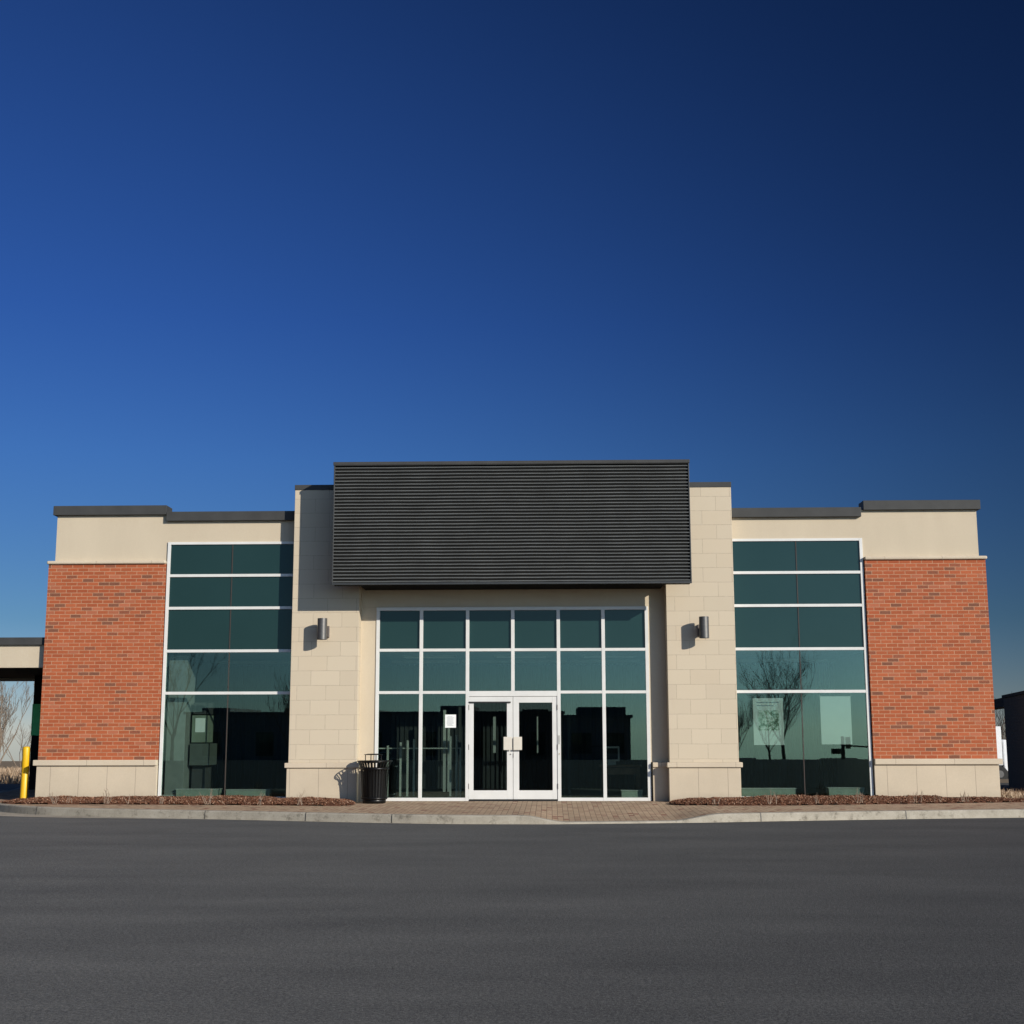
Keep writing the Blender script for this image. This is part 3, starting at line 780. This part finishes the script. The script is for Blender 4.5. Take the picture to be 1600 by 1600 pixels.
SH = [(83, 1254, .22, 9, 'bare pruned shrub nearest the yellow bollard in the left mulch bed'), (107, 1253, .17, 4, 'sparse pruned shrub of few stems, second from the bollard'),
      (166, 1254, .26, 10, 'bare shrub with dense upright stems before the left stone plinth'), (199, 1254, .16, 4, 'thin pruned twigs before the right end of the left stone plinth'),
      (252, 1254, .15, 6, 'low pruned twigs at the left corner of the left window'), (325, 1255, .26, 9, 'bare shrub before the middle of the left window'),
      (406, 1256, .25, 7, 'bare shrub before the left window, closest to the stone pilaster'), (470, 1256, .26, 8, 'bare shrub before the plinth of the left stone pilaster'),
      (1116, 1255, .17, 7, 'short bare shrub before the plinth of the right stone pilaster'), (1207, 1255, .27, 8, 'tall bare twigs before the poster with a picture in the right window'),
      (1278, 1254, .18, 5, 'small bare twigs before the middle of the right window'), (1344, 1253, .26, 9, 'bare shrub before the right end of the right window'),
      (1433, 1252, .24, 7, 'bare shrub before the left panels of the right stone plinth'), (1464, 1251, .18, 4, 'few thin twigs between two fuller shrubs at the right plinth'),
      (1508, 1251, .26, 9, 'bare shrub nearest the right corner of the building')]
for k, (x_, y_, h_, n_, lab) in enumerate(SH):
    P = px(x_, y_, Z=.07); yy = min(P.y, .15 if abs(P.x) < 7.4 and abs(P.x) > 4.8 else (-.25 if abs(P.x) < 4.8 else .05))
    P = px(x_, y_, Y=yy); stub(P.x, yy, h_, max(3, int(n_*.85)), 50+k, lab)

# ------------------------------------------------------------------ trees
def bare_tree(name, label, x, y, H, seed, spread=.5, trunk=.22, levels=5, mat_=None, rad=None, group=None, first=.22, kids=(3, 4), tmin=.008, up=.25):
    mat_ = mat_ or M_bark
    r = random.Random(seed); z = gz(x, y) if (y > 16 or y < -47) else -.15
    T = thing(name, label, 'tree', (x, y, z), group)
    rad = rad or H*.016
    tr = MB(); cr = MB()
    def limb(p, d, l, ra, dep, mb):
        n = 3; q = p
        dd = d.copy()
        pts = [p]
        for k in range(n):
            dd = (dd+Vector((r.uniform(-.16, .16), r.uniform(-.16, .16), r.uniform(-.02, .1)))).normalized()
            q2 = q+dd*(l/n); r0 = ra*(1-.45*k/n); r1 = ra*(1-.45*(k+1)/n)
            mb.tube(q, q2, max(r0, tmin), max(r1, tmin), 7 if dep >= levels-1 else (5 if dep > 1 else 3), False)
            q = q2; pts.append(q)
        if dep <= 0: return
        nk = r.choice(kids)
        for c in range(nk):
            t = 1.0 if c == 0 else r.uniform(.25, .95); k = min(n-1, int(t*n)); P = pts[k].lerp(pts[k+1], t*n-k)
            a_ = r.uniform(0, 6.28); side = Vector((math.cos(a_), math.sin(a_), 0)); s = spread*(.45 if c == 0 else 1)*r.uniform(.7, 1.25)
            nd = (dd+side*s+Vector((0, 0, up))).normalized()
            limb(P, nd, l*r.uniform(.60, .82), ra*(.62 if c == 0 else .48), dep-1, cr)
    base = Vector((x, y, z-.1)); top = Vector((x+r.uniform(-.1, .1), y, z+H*first))
    tr.tube(base, top, rad*1.25, rad, 9)
    for c in range(r.choice((4, 5))):
        a_ = c*2.4+r.uniform(-.3, .3); side = Vector((math.cos(a_), math.sin(a_), 0)); s = .15 if c == 0 else spread*r.uniform(.7, 1.2)
        P = top-Vector((0, 0, 1))*H*first*(.0 if c == 0 else r.uniform(.0, .35))
        limb(P, (Vector((0, 0, 1))+side*s).normalized(), H*.27*r.uniform(.85, 1.1), rad*(.8 if c == 0 else .55), levels-1, cr)
    tr.build('trunk', mat_, T); cr.build('crown', mat_, T)
    return T
# seen behind, under the drive-through canopy and past the right end
P = px(3, 1205, Y=30); bare_tree('bare_tree', 'leafless tree with leaning limbs seen under the drive-through canopy', P.x-.2, 30, 4.9, 11, .55, levels=6, mat_=M_barkL, rad=.075, first=.12, tmin=.006, kids=(2, 3))
P = px(34, 1205, Y=44); bare_tree('bare_tree', 'smaller leafless tree just left of the yellow bollard', P.x, 44, 5.2, 5, .7, levels=5, mat_=M_barkL, rad=.055, first=.1, tmin=.007, up=.1, kids=(2, 3))
P = px(-60, 1205, Y=36); bare_tree('bare_tree', 'leafless tree beyond the drive-through, partly outside the picture', P.x, 36, 5.5, 8, .6, levels=5, mat_=M_barkL, rad=.07, first=.1, tmin=.008, kids=(2, 3))
P = px(1569, 1160, Y=95); bare_tree('bare_tree', 'distant leafless tree above the white truck at the right edge', P.x, 95, 8.8, 21, .5, levels=5, mat_=M_bark, rad=.10, first=.25, tmin=.014, kids=(2, 3))
P = px(1580, 1160, Y=110); bare_tree('bare_tree', 'distant leafless tree behind the dark brick enclosure', P.x, 110, 8.0, 22, .5, levels=5, mat_=M_bark, rad=.10, first=.25, tmin=.014, kids=(2, 3))
# dry grass on the bank at the left and by the enclosure
def grass(name, x0, x1, y0, y1, n, h0, h1, label, seed, base=None):
    r = random.Random(seed); m = MB()
    for _ in range(n):
        x = r.uniform(x0, x1); y = r.uniform(y0, y1); z = (gz(x, y) if base is None else base); h_ = r.uniform(h0, h1); a_ = r.uniform(0, 6.28); w_ = r.uniform(.008, .016)
        if base is None and y > 13.6 and y < 16: z = -.26
        dx = math.cos(a_)*w_; dy = math.sin(a_)*w_; lx = r.uniform(-.45, .45)*h_; ly = r.uniform(-.45, .45)*h_
        m.add([(x-dx, y-dy, z), (x+dx, y+dy, z), (x+lx*.4+dx*.7, y+ly*.4+dy*.7, z+h_*.6), (x+lx, y+ly, z+h_)], [(0, 1, 2), (0, 2, 3)])
    o = m.build(name, M_blade); return children_tag(o, label, 'grass', kind='stuff')
grass('dry_grass', -30, -14, 14.2, 24, 26000, .18, .56, 'tan dry grass on the bank beyond the drive-through', 3)
grass('dry_ground_cover', 10.5, 13.2, 1.6, 4.2, 4200, .08, .24, 'low tan ground cover between the building and the dark enclosure', 4, -.12)

# ------------------------------------------------------------------ dark enclosure and truck at the right
P0 = px(1571.5, 1150, Y=9.6); dirn = Vector((.21, .978, 0)).normalized()
T = thing('brick_enclosure', 'dark brick enclosure in shade at the right edge', 'enclosure', (P0.x, P0.y, -.15))
nrm_ = Vector((dirn.y, -dirn.x, 0))
c = Vector((P0.x, P0.y, 0))-dirn*3.1+nrm_*2.0
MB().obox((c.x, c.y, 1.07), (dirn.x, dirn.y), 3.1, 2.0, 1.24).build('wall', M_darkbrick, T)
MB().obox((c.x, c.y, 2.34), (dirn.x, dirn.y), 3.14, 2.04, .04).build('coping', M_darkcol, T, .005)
cb = Vector((P0.x, P0.y, 0))+dirn*4.5+nrm_*.25
MB().obox((cb.x, cb.y, 2.20), (dirn.x, dirn.y), 4.5, .2, .13).build('beam', M_darkcol, T)
cb2 = Vector((P0.x, P0.y, 0))+dirn*8.8+nrm_*.25
MB().obox((cb2.x, cb2.y, .95), (dirn.x, dirn.y), .1, .1, 1.12).build('post', M_darkcol, T)
# truck far beyond
ty = 50; a0 = px(1567, 1190, Y=ty); zb_ = gz(a0.x, ty)
T = thing('box_truck', 'white box truck parked far behind the right corner of the building', 'truck', (a0.x-2.5, ty, zb_))
x1 = a0.x
MB().box(x1-5.2, x1, ty, ty+2.3, zb_+.95, zb_+3.15).build('cargo_box', M_truck, T, .03)
MB().box(x1-5.2, x1+1.6, ty+.3, ty+2.0, zb_+.55, zb_+.94).build('chassis', M_dark, T)
m = MB(); m.prism([(x1+.12, zb_+.6), (x1+1.55, zb_+.6), (x1+1.75, zb_+1.0), (x1+1.65, zb_+1.5), (x1+1.15, zb_+2.35), (x1+.12, zb_+2.4)], ty+.15, ty+2.15)
m.v = [(a, c_, b) for a, b, c_ in m.v]
cab = m.build('cab', M_truck, T, .05)
m = MB(); m.prism([(x1+.45, zb_+1.45), (x1+1.5, zb_+1.45), (x1+1.12, zb_+2.2), (x1+.45, zb_+2.2)], ty+.13, ty+.155); m.v = [(a, c_, b) for a, b, c_ in m.v]
m.build('side_window', M_spandrel, cab)
for wx in (x1-4.2, x1-.15, x1+1.1):
    for wy in (ty+.1, ty+1.95):
        W = MB().tube((wx, wy, zb_+.45), (wx, wy+.28, zb_+.45), .45, .45, 28).build('wheel', M_rubber, T, .03)
        MB().tube((wx, wy-.012, zb_+.45), (wx, wy+.02, zb_+.45), .2, .22, 20).build('rim', M_steel, W)

# ------------------------------------------------------------------ notices and posters on the glass
def onglass(x0, y0, x1, y1, Yp):
    a_ = px(x0, y0, Y=Yp); b_ = px(x1, y1, Y=Yp); return a_.x, b_.x, b_.z, a_.z
x0, x1, z0, z1 = onglass(695.5, 1116.5, 712.5, 1137, .368)
T = thing('paper_notice', 'white paper notice taped to the glass left of the entrance doors', 'notice', ((x0+x1)/2, .368, z0))
MB().box(x0, x1, .367, .3705, z0, z1).build('sheet', M_paper, T)
m = MB(); M_ink = simple('ink', (.16, .18, .22, 1), .7); r = random.Random(2)
for k in range(9):
    zz = z1-.05-k*.022; a_ = x0+.03+r.uniform(0, .02); m.box(a_, x1-.03-r.uniform(0, .05), .3655, .3668, zz, zz+.006)
m.build('text_lines', M_ink, T)
YP = .395
x0, x1, z0, z1 = onglass(1176, 1091, 1225.5, 1164, YP)
T = thing('poster', 'pale poster with a green picture hanging inside the right window', 'poster', ((x0+x1)/2, YP, z0), 'posters inside the right window')
MB().box(x0, x1, YP, YP+.006, z0, z1).build('sheet', M_poster, T)
def picture():
    m, t, p = mat('poster_picture')
    f = noise(t, 9, 5, .7); c = ramp(t, f, [(.36, (.05, .09, .05, 1)), (.46, (.26, .32, .25, 1)), (.53, (.48, .50, .48, 1)), (.62, (.12, .18, .11, 1))], True)
    t.links.new(c, p.inputs['Base Color']); p.inputs['Roughness'].default_value = .5; return m
w_ = x1-x0; h_ = z1-z0
MB().box(x0+w_*.17, x1-w_*.14, YP-.004, YP-.001, z0+h_*.31, z0+h_*.74).build('picture', picture(), T)
m = MB()
for k in range(2): m.box(x0+w_*.12, x1-w_*(.12+.2*k), YP-.004, YP-.001, z1-h_*(.10+.07*k), z1-h_*(.08+.07*k))
m.build('text_lines', M_ink, T)
x0, x1, z0, z1 = onglass(1281, 1088, 1332, 1163, YP)
T = thing('poster', 'blank pale poster hanging inside the right window next to the outer frame', 'poster', ((x0+x1)/2, YP, z0), 'posters inside the right window')
MB().box(x0, x1, YP, YP+.006, z0, z1).build('sheet', M_poster, T)
for xx in (x0-.02, x1+.0):
    MB().box(xx, xx+.02, YP-.002, YP+.004, z1-.02, z1+.03).build('suction_hook', M_steel2, T)

# ------------------------------------------------------------------ inside the building
def cabinet(x0p, x1p, ytop, Yp, label, grp='low panels standing behind the glass'):
    a_ = px(x0p, ytop, Y=Yp); b_ = px(x1p, ytop, Y=Yp)
    T = thing('low_cabinet', label, 'cabinet', ((a_.x+b_.x)/2, Yp, .02), grp)
    MB().box(a_.x, b_.x, Yp, Yp+.25, .02, a_.z).build('carcass', M_panelgreen, T, .006)
    MB().box(a_.x-.01, b_.x+.01, Yp-.01, Yp+.26, a_.z, a_.z+.018).build('top', M_slat, T)
cabinet(275, 342, 1234, .52, 'low pale cabinet behind the lower left of the left window')
cabinet(353, 421, 1235, .52, 'low pale cabinet behind the lower right of the left window')
cabinet(971, 1004, 1236, .52, 'low pale cabinet behind the pane at the right end of the entrance bay')
cabinet(1159, 1244, 1233, .52, 'low pale cabinet behind the lower left of the right window')
cabinet(1295, 1351, 1232, .52, 'low pale cabinet behind the lower right of the right window')
# machine with a notice in the left window
a_ = px(301, 1120, Y=1.0)
T = thing('cash_machine', 'grey cash machine with a pale notice standing inside the left window', 'cash machine', (a_.x+.35, 1.2, .02))
xk = a_.x
MB().box(xk+.02, xk+.32, 1.0, 1.5, .02, .72).build('pedestal', M_roomdark, T, .01)
MB().box(xk, xk+.42, .85, 1.55, .72, 1.18).build('lower_body', simple('kiosk_grey', (.10, .11, .10, 1), .6), T, .01)
MB().box(xk+.0, xk+.33, .95, 1.5, 1.20, 1.78).build('upper_body', simple('kiosk_panel', (.20, .23, .18, 1), .6), T, .01)
MB().box(xk+.08, xk+.29, .944, .949, 1.42, 1.72).build('notice_sheet', M_paper, T)
MB().box(xk+.02, xk+.32, .95, 1.5, 1.80, 2.05).build('hood', M_roomdark, T, .01)
MB().box(xk+.09, xk+.25, .944, .949, 1.84, 2.0).build('screen', M_liner, T)
# glazed side lit partition at the far left of the left window
T = thing('interior_column', 'pale square column just inside the outer edge of the left window', 'column', (-7.1, .9, .02))
MB().box(-7.38, -6.98, .62, 1.3, .02, 3.05).build('shaft', M_room, T, .01)
MB().box(-7.40, -6.96, .60, 1.32, .02, .12).build('skirting', M_slat, T)
# posts and rails beyond the entrance glazing
def railpost(i, x, y, z0, z1, lab):
    T = thing('rail_post', lab, 'rail post', (x, y, .02), 'pale posts of the queue rail in the lobby')
    MB().box(x-.022, x+.022, y-.02, y+.02, z0, z1).build('post', M_slat, T, .003)
    MB().box(x-.06, x+.06, y-.06, y+.06, .02, .035).build('foot', M_steel2, T)
labs = ['queue rail post nearest the litter bin, seen through the glass', 'queue rail post second from the litter bin, through the glass', 'queue rail post third from the litter bin, through the glass', 'queue rail post just left of the first mullion of the entrance bay',
        'queue rail post below the paper notice, on its left', 'queue rail post below the paper notice, on its right']
for i, (xp, yt, yb) in enumerate(((606, 1165, 1192), (626, 1160, 1246), (637, 1157, 1246), (647, 1155, 1246), (704, 1150, 1246), (713.5, 1148, 1246))):
    P = px(xp, 1170, Y=1.6); railpost(i, P.x, 1.6, .036, px(xp, yt, Y=1.6).z, labs[i])
T = thing('queue_rail', 'thin pale horizontal rail crossing the lobby behind the left entrance panes', 'rail', (-2.0, 1.62, .02))
MB().box(-3.0, -1.2, 1.622, 1.64, 1.05, 1.075).build('rail_bar', M_slat, T)
for xx in (-3.02, -1.2): MB().box(xx, xx+.03, 1.61, 1.65, .02, 1.08).build('end_post', M_slat, T)
# second glazed wall of the vestibule
T = thing('vestibule_screen', 'inner vestibule doors with pale vertical pulls behind the entrance doors', 'glazed screen', (0, 2.4, .02))
m = MB()
for xx in (-1.25, -.06, 1.2): m.box(xx-.03, xx+.03, 2.4, 2.46, .02, 3.05)
m.box(-1.22, 1.17, 2.4, 2.46, 2.2, 2.28); m.build('frame', M_roomdark, T)
m = MB(); m.box(-.50, -.44, 2.34, 2.37, .95, 1.75); m.box(.48, .51, 2.34, 2.37, .95, 1.75); m.box(-1.62, -1.56, 2.34, 2.40, .1, 1.9); m.box(-1.52, -1.47, 2.34, 2.38, .1, 1.5); m.build('pulls', M_slat, T)
# hanging vertical fins at the back of each room: dark with pale edges
r = random.Random(9)
for nm, (xa, xb), lab in (('vertical_blind', (-7.0, -4.7), 'dark vertical blind deep inside the left window bay'), ('vertical_blind', (4.7, 7.4), 'dark vertical blind deep inside the right window bay'), ('vertical_blind', (-2.9, 2.9), 'dark vertical blind at the back of the lobby behind the entrance')):
    T = thing(nm, lab, 'blind', ((xa+xb)/2, 3.2, 3.0))
    MB().box(xa, xb, 3.18, 3.24, 3.0, 3.06).build('head_rail', M_slat, T)
    m = MB(); x = xa
    while x < xb-.1:
        an = r.uniform(.15, .9); m.obox((x+.05, 3.21, 1.55), (math.cos(an), math.sin(an)), .045, .002, 1.42); x += .105
    m.build('vanes', simple('blind_fabric', (.022, .024, .026, 1), .9), T)
# reception desk with monitor right of the doors
T = thing('desk', 'brown wooden desk inside the right end of the entrance bay', 'desk', (2.3, 1.6, .02))
MB().box(1.85, 2.75, 1.4, 2.1, .66, .70).build('desk_top', M_wood, T, .004)
for lx in (1.90, 2.66): 
    for ly in (1.44, 2.02): MB().box(lx, lx+.05, ly, ly+.05, .02, .66).build('leg', M_wood, T)
MB().box(1.95, 2.66, 1.46, 1.48, .5, .64).build('apron', M_wood, T)
T = thing('computer_monitor', 'boxy pale computer monitor standing on the wooden desk', 'monitor', (2.12, 1.7, .70))
MB().box(1.93, 2.28, 1.5, 1.85, .78, 1.10).build('casing', M_slat, T, .015)
MB().box(1.97, 2.24, 1.494, 1.499, .82, 1.06).build('screen', M_liner, T)
MB().box(2.02, 2.2, 1.56, 1.78, .70, .78).build('stand', M_slat, T)
# ceiling light panels, unlit
k = 0
LAB = ['left', 'middle', 'right']
for j, yy in enumerate((2.0, 4.2)):
    for i, xx in enumerate((-1.9, 0.15, 2.1)):
        T = thing('ceiling_light', '%s unlit ceiling light panel in the %s row of the lobby' % (LAB[i], ('front', 'second')[j]), 'ceiling light', (xx, yy, 3.09), 'light panels in the lobby ceiling')
        MB().box(xx-.6, xx+.6, yy-.3, yy+.3, 3.06, 3.10).build('frame', M_slat, T)
        MB().box(xx-.55, xx+.55, yy-.25, yy+.25, 3.052, 3.062).build('diffuser', M_paper, T)

# ------------------------------------------------------------------ behind the camera: what the glass reflects
def refl(xp, yp, dist, Yg=.375):
    """world point, dist metres in front of the facade, that mirrors at this pixel of the glass"""
    P = px(xp, yp, Y=Yg); k = (abs(CAM.y)+Yg+dist+Yg)/(abs(CAM.y)+Yg)
    return Vector((CAM.x+(P.x-CAM.x)*k, -dist, CAM.z+(P.z-CAM.z)*k))
def shed(name, label, xa, xb, zt, dist, depth=9, roofh=.0, windows=0, grp=None):
    p, q = refl(xa, zt, dist), refl(xb, zt, dist); x0, x1 = min(p.x, q.x), max(p.x, q.x); zt_ = (p.z+q.z)/2; y0 = -dist-depth; y1 = -dist
    zb_ = min(gz(x0, y1), gz(x1, y1), gz(x0, y0), gz(x1, y0))-.3
    T = thing(name, label, 'building', ((x0+x1)/2, (y0+y1)/2, zb_), grp)
    MB().box(x0, x1, y0, y1, zb_, zt_-roofh-.2).build('wall', M_farwall, T)
    if roofh:
        m = MB(); ym = (y0+y1)/2; z_ = zt_-roofh-.2
        m.add([(x0-.4, y0-.4, z_), (x1+.4, y0-.4, z_), (x1+.4, y1+.4, z_), (x0-.4, y1+.4, z_), (x0+1, ym, zt_), (x1-1, ym, zt_)], [(3, 2, 1, 0), (0, 1, 5, 4), (2, 3, 4, 5), (1, 2, 5), (3, 0, 4)]); m.build('roof', M_farroof, T)
    else: MB().box(x0-.15, x1+.15, y0-.15, y1+.15, zt_-.2, zt_).build('roof', M_farroof, T)
    n = max(2, int((x1-x0)/4))
    for i in range(n):
        xx = x0+(i+.5)*(x1-x0)/n; MB().box(xx-.7, xx+.7, y1+.002, y1+.03, zb_+(zt_-roofh-zb_)*.35, zb_+(zt_-roofh-zb_)*.7).build('window', M_spandrel, T)
    if not roofh:
        rr_ = random.Random(int(xa)); x = x0+1
        while x < x1-2:
            w1 = rr_.uniform(1, 3.4); MB().box(x, x+w1, y0+1, y1-1.2, zt_+.001, zt_+rr_.uniform(.15, .75)).build('rooftop_unit', M_farroof, T); x += w1+rr_.uniform(2, 7)
shed('shop_building', 'long low dark shop building across the car park, mirrored in the entrance glass', 290, 880, 1112, 78, 14)
shed('shop_building', 'dark flat roofed building mirrored right of the entrance doors', 882, 985, 1117, 66, 10)
shed('house', 'distant house with hipped roof mirrored low in the left of the right window', 1150, 1200, 1186, 170, 12, 2.2, grp='far houses mirrored in the right window')
shed('house', 'distant wide house mirrored below the trees in the right window', 1200, 1262, 1188, 190, 12, 2.4, grp='far houses mirrored in the right window')
shed('house', 'distant house mirrored at the right edge of the right window', 1285, 1366, 1186, 150, 12, 1.5, grp='far houses mirrored in the right window')
def rtree(xp, ytop, ybase, dist, seed, lab, **k):
    b = refl(xp, ybase, dist); t_ = refl(xp, ytop, dist); zb = gz(b.x, -dist) if dist > 47 else -.15
    return bare_tree('bare_tree', lab, b.x, -dist, t_.z-zb, seed, group='leafless trees across the car park', **k)
rtree(1226, 985, 1192, 62, 31, 'tall leafless tree mirrored between the two posters of the right window', spread=.8, levels=6, rad=.11, first=.15, tmin=.006, kids=(3, 3), up=.22)
rtree(1204, 1050, 1192, 75, 32, 'leafless tree mirrored over the poster with the picture', spread=.75, levels=6, rad=.08, first=.16, tmin=.006, kids=(3, 3), up=.2)
rtree(1152, 1080, 1192, 70, 33, 'leafless tree mirrored at the left edge of the right window', spread=.8, levels=6, rad=.08, first=.15, tmin=.006, kids=(3, 3), up=.15)
rtree(268, 1000, 1200, 58, 34, 'leafless tree mirrored at the left edge of the left window', spread=.55, levels=6, rad=.1, first=.2, tmin=.007, kids=(2, 3))
rtree(452, 1045, 1200, 66, 35, 'leafless tree mirrored in the left window next to the stone pilaster', spread=.5, levels=6, rad=.09, first=.2, tmin=.008, kids=(2, 3))
# street lamp and traffic signal
b = refl(1258, 1200, 64); zg = gz(b.x, -64); tp = refl(1258, 1166, 64)
T = thing('street_lamp', 'single arm street lamp mirrored left of the trees in the right window', 'street lamp', (b.x, -64, zg))
tz = tp.z
MB().lathe((b.x-16, -64, zg), [(.13, -.2), (.12, 1), (.07, tz-zg)], 16).build('pole', M_dark, T)
MB().tube((b.x-16, -64, tz), (b.x-13.4, -64, tz+.05), .045, .04, 8).build('arm', M_dark, T)
MB().box(b.x-13.6, b.x-12.6, -64.18, -63.82, tz-.02, tz+.14).build('lamp_head', M_dark, T, .03)
b = refl(1318, 1200, 60); zg = gz(b.x, -60); t1 = refl(1318, 1160, 60)
T = thing('traffic_signal', 'traffic signal mast with boxes mirrored below the blank poster', 'traffic signal', (b.x, -60, zg))
MB().lathe((b.x, -60, zg), [(.15, -.2), (.11, t1.z-zg+.4)], 16).build('pole', M_dark, T)
MB().box(b.x-.75, b.x-.15, -60.15, -59.9, t1.z-.75, t1.z-.4).build('signal_head', M_dark, T, .03)
MB().box(b.x+.2, b.x+.5, -60.15, -59.9, t1.z-.4, t1.z+.35).build('signal_head', M_dark, T, .03)
MB().tube((b.x, -60, t1.z-.2), (b.x+4.5, -60, t1.z-.45), .06, .04, 8).build('mast_arm', M_dark, T)
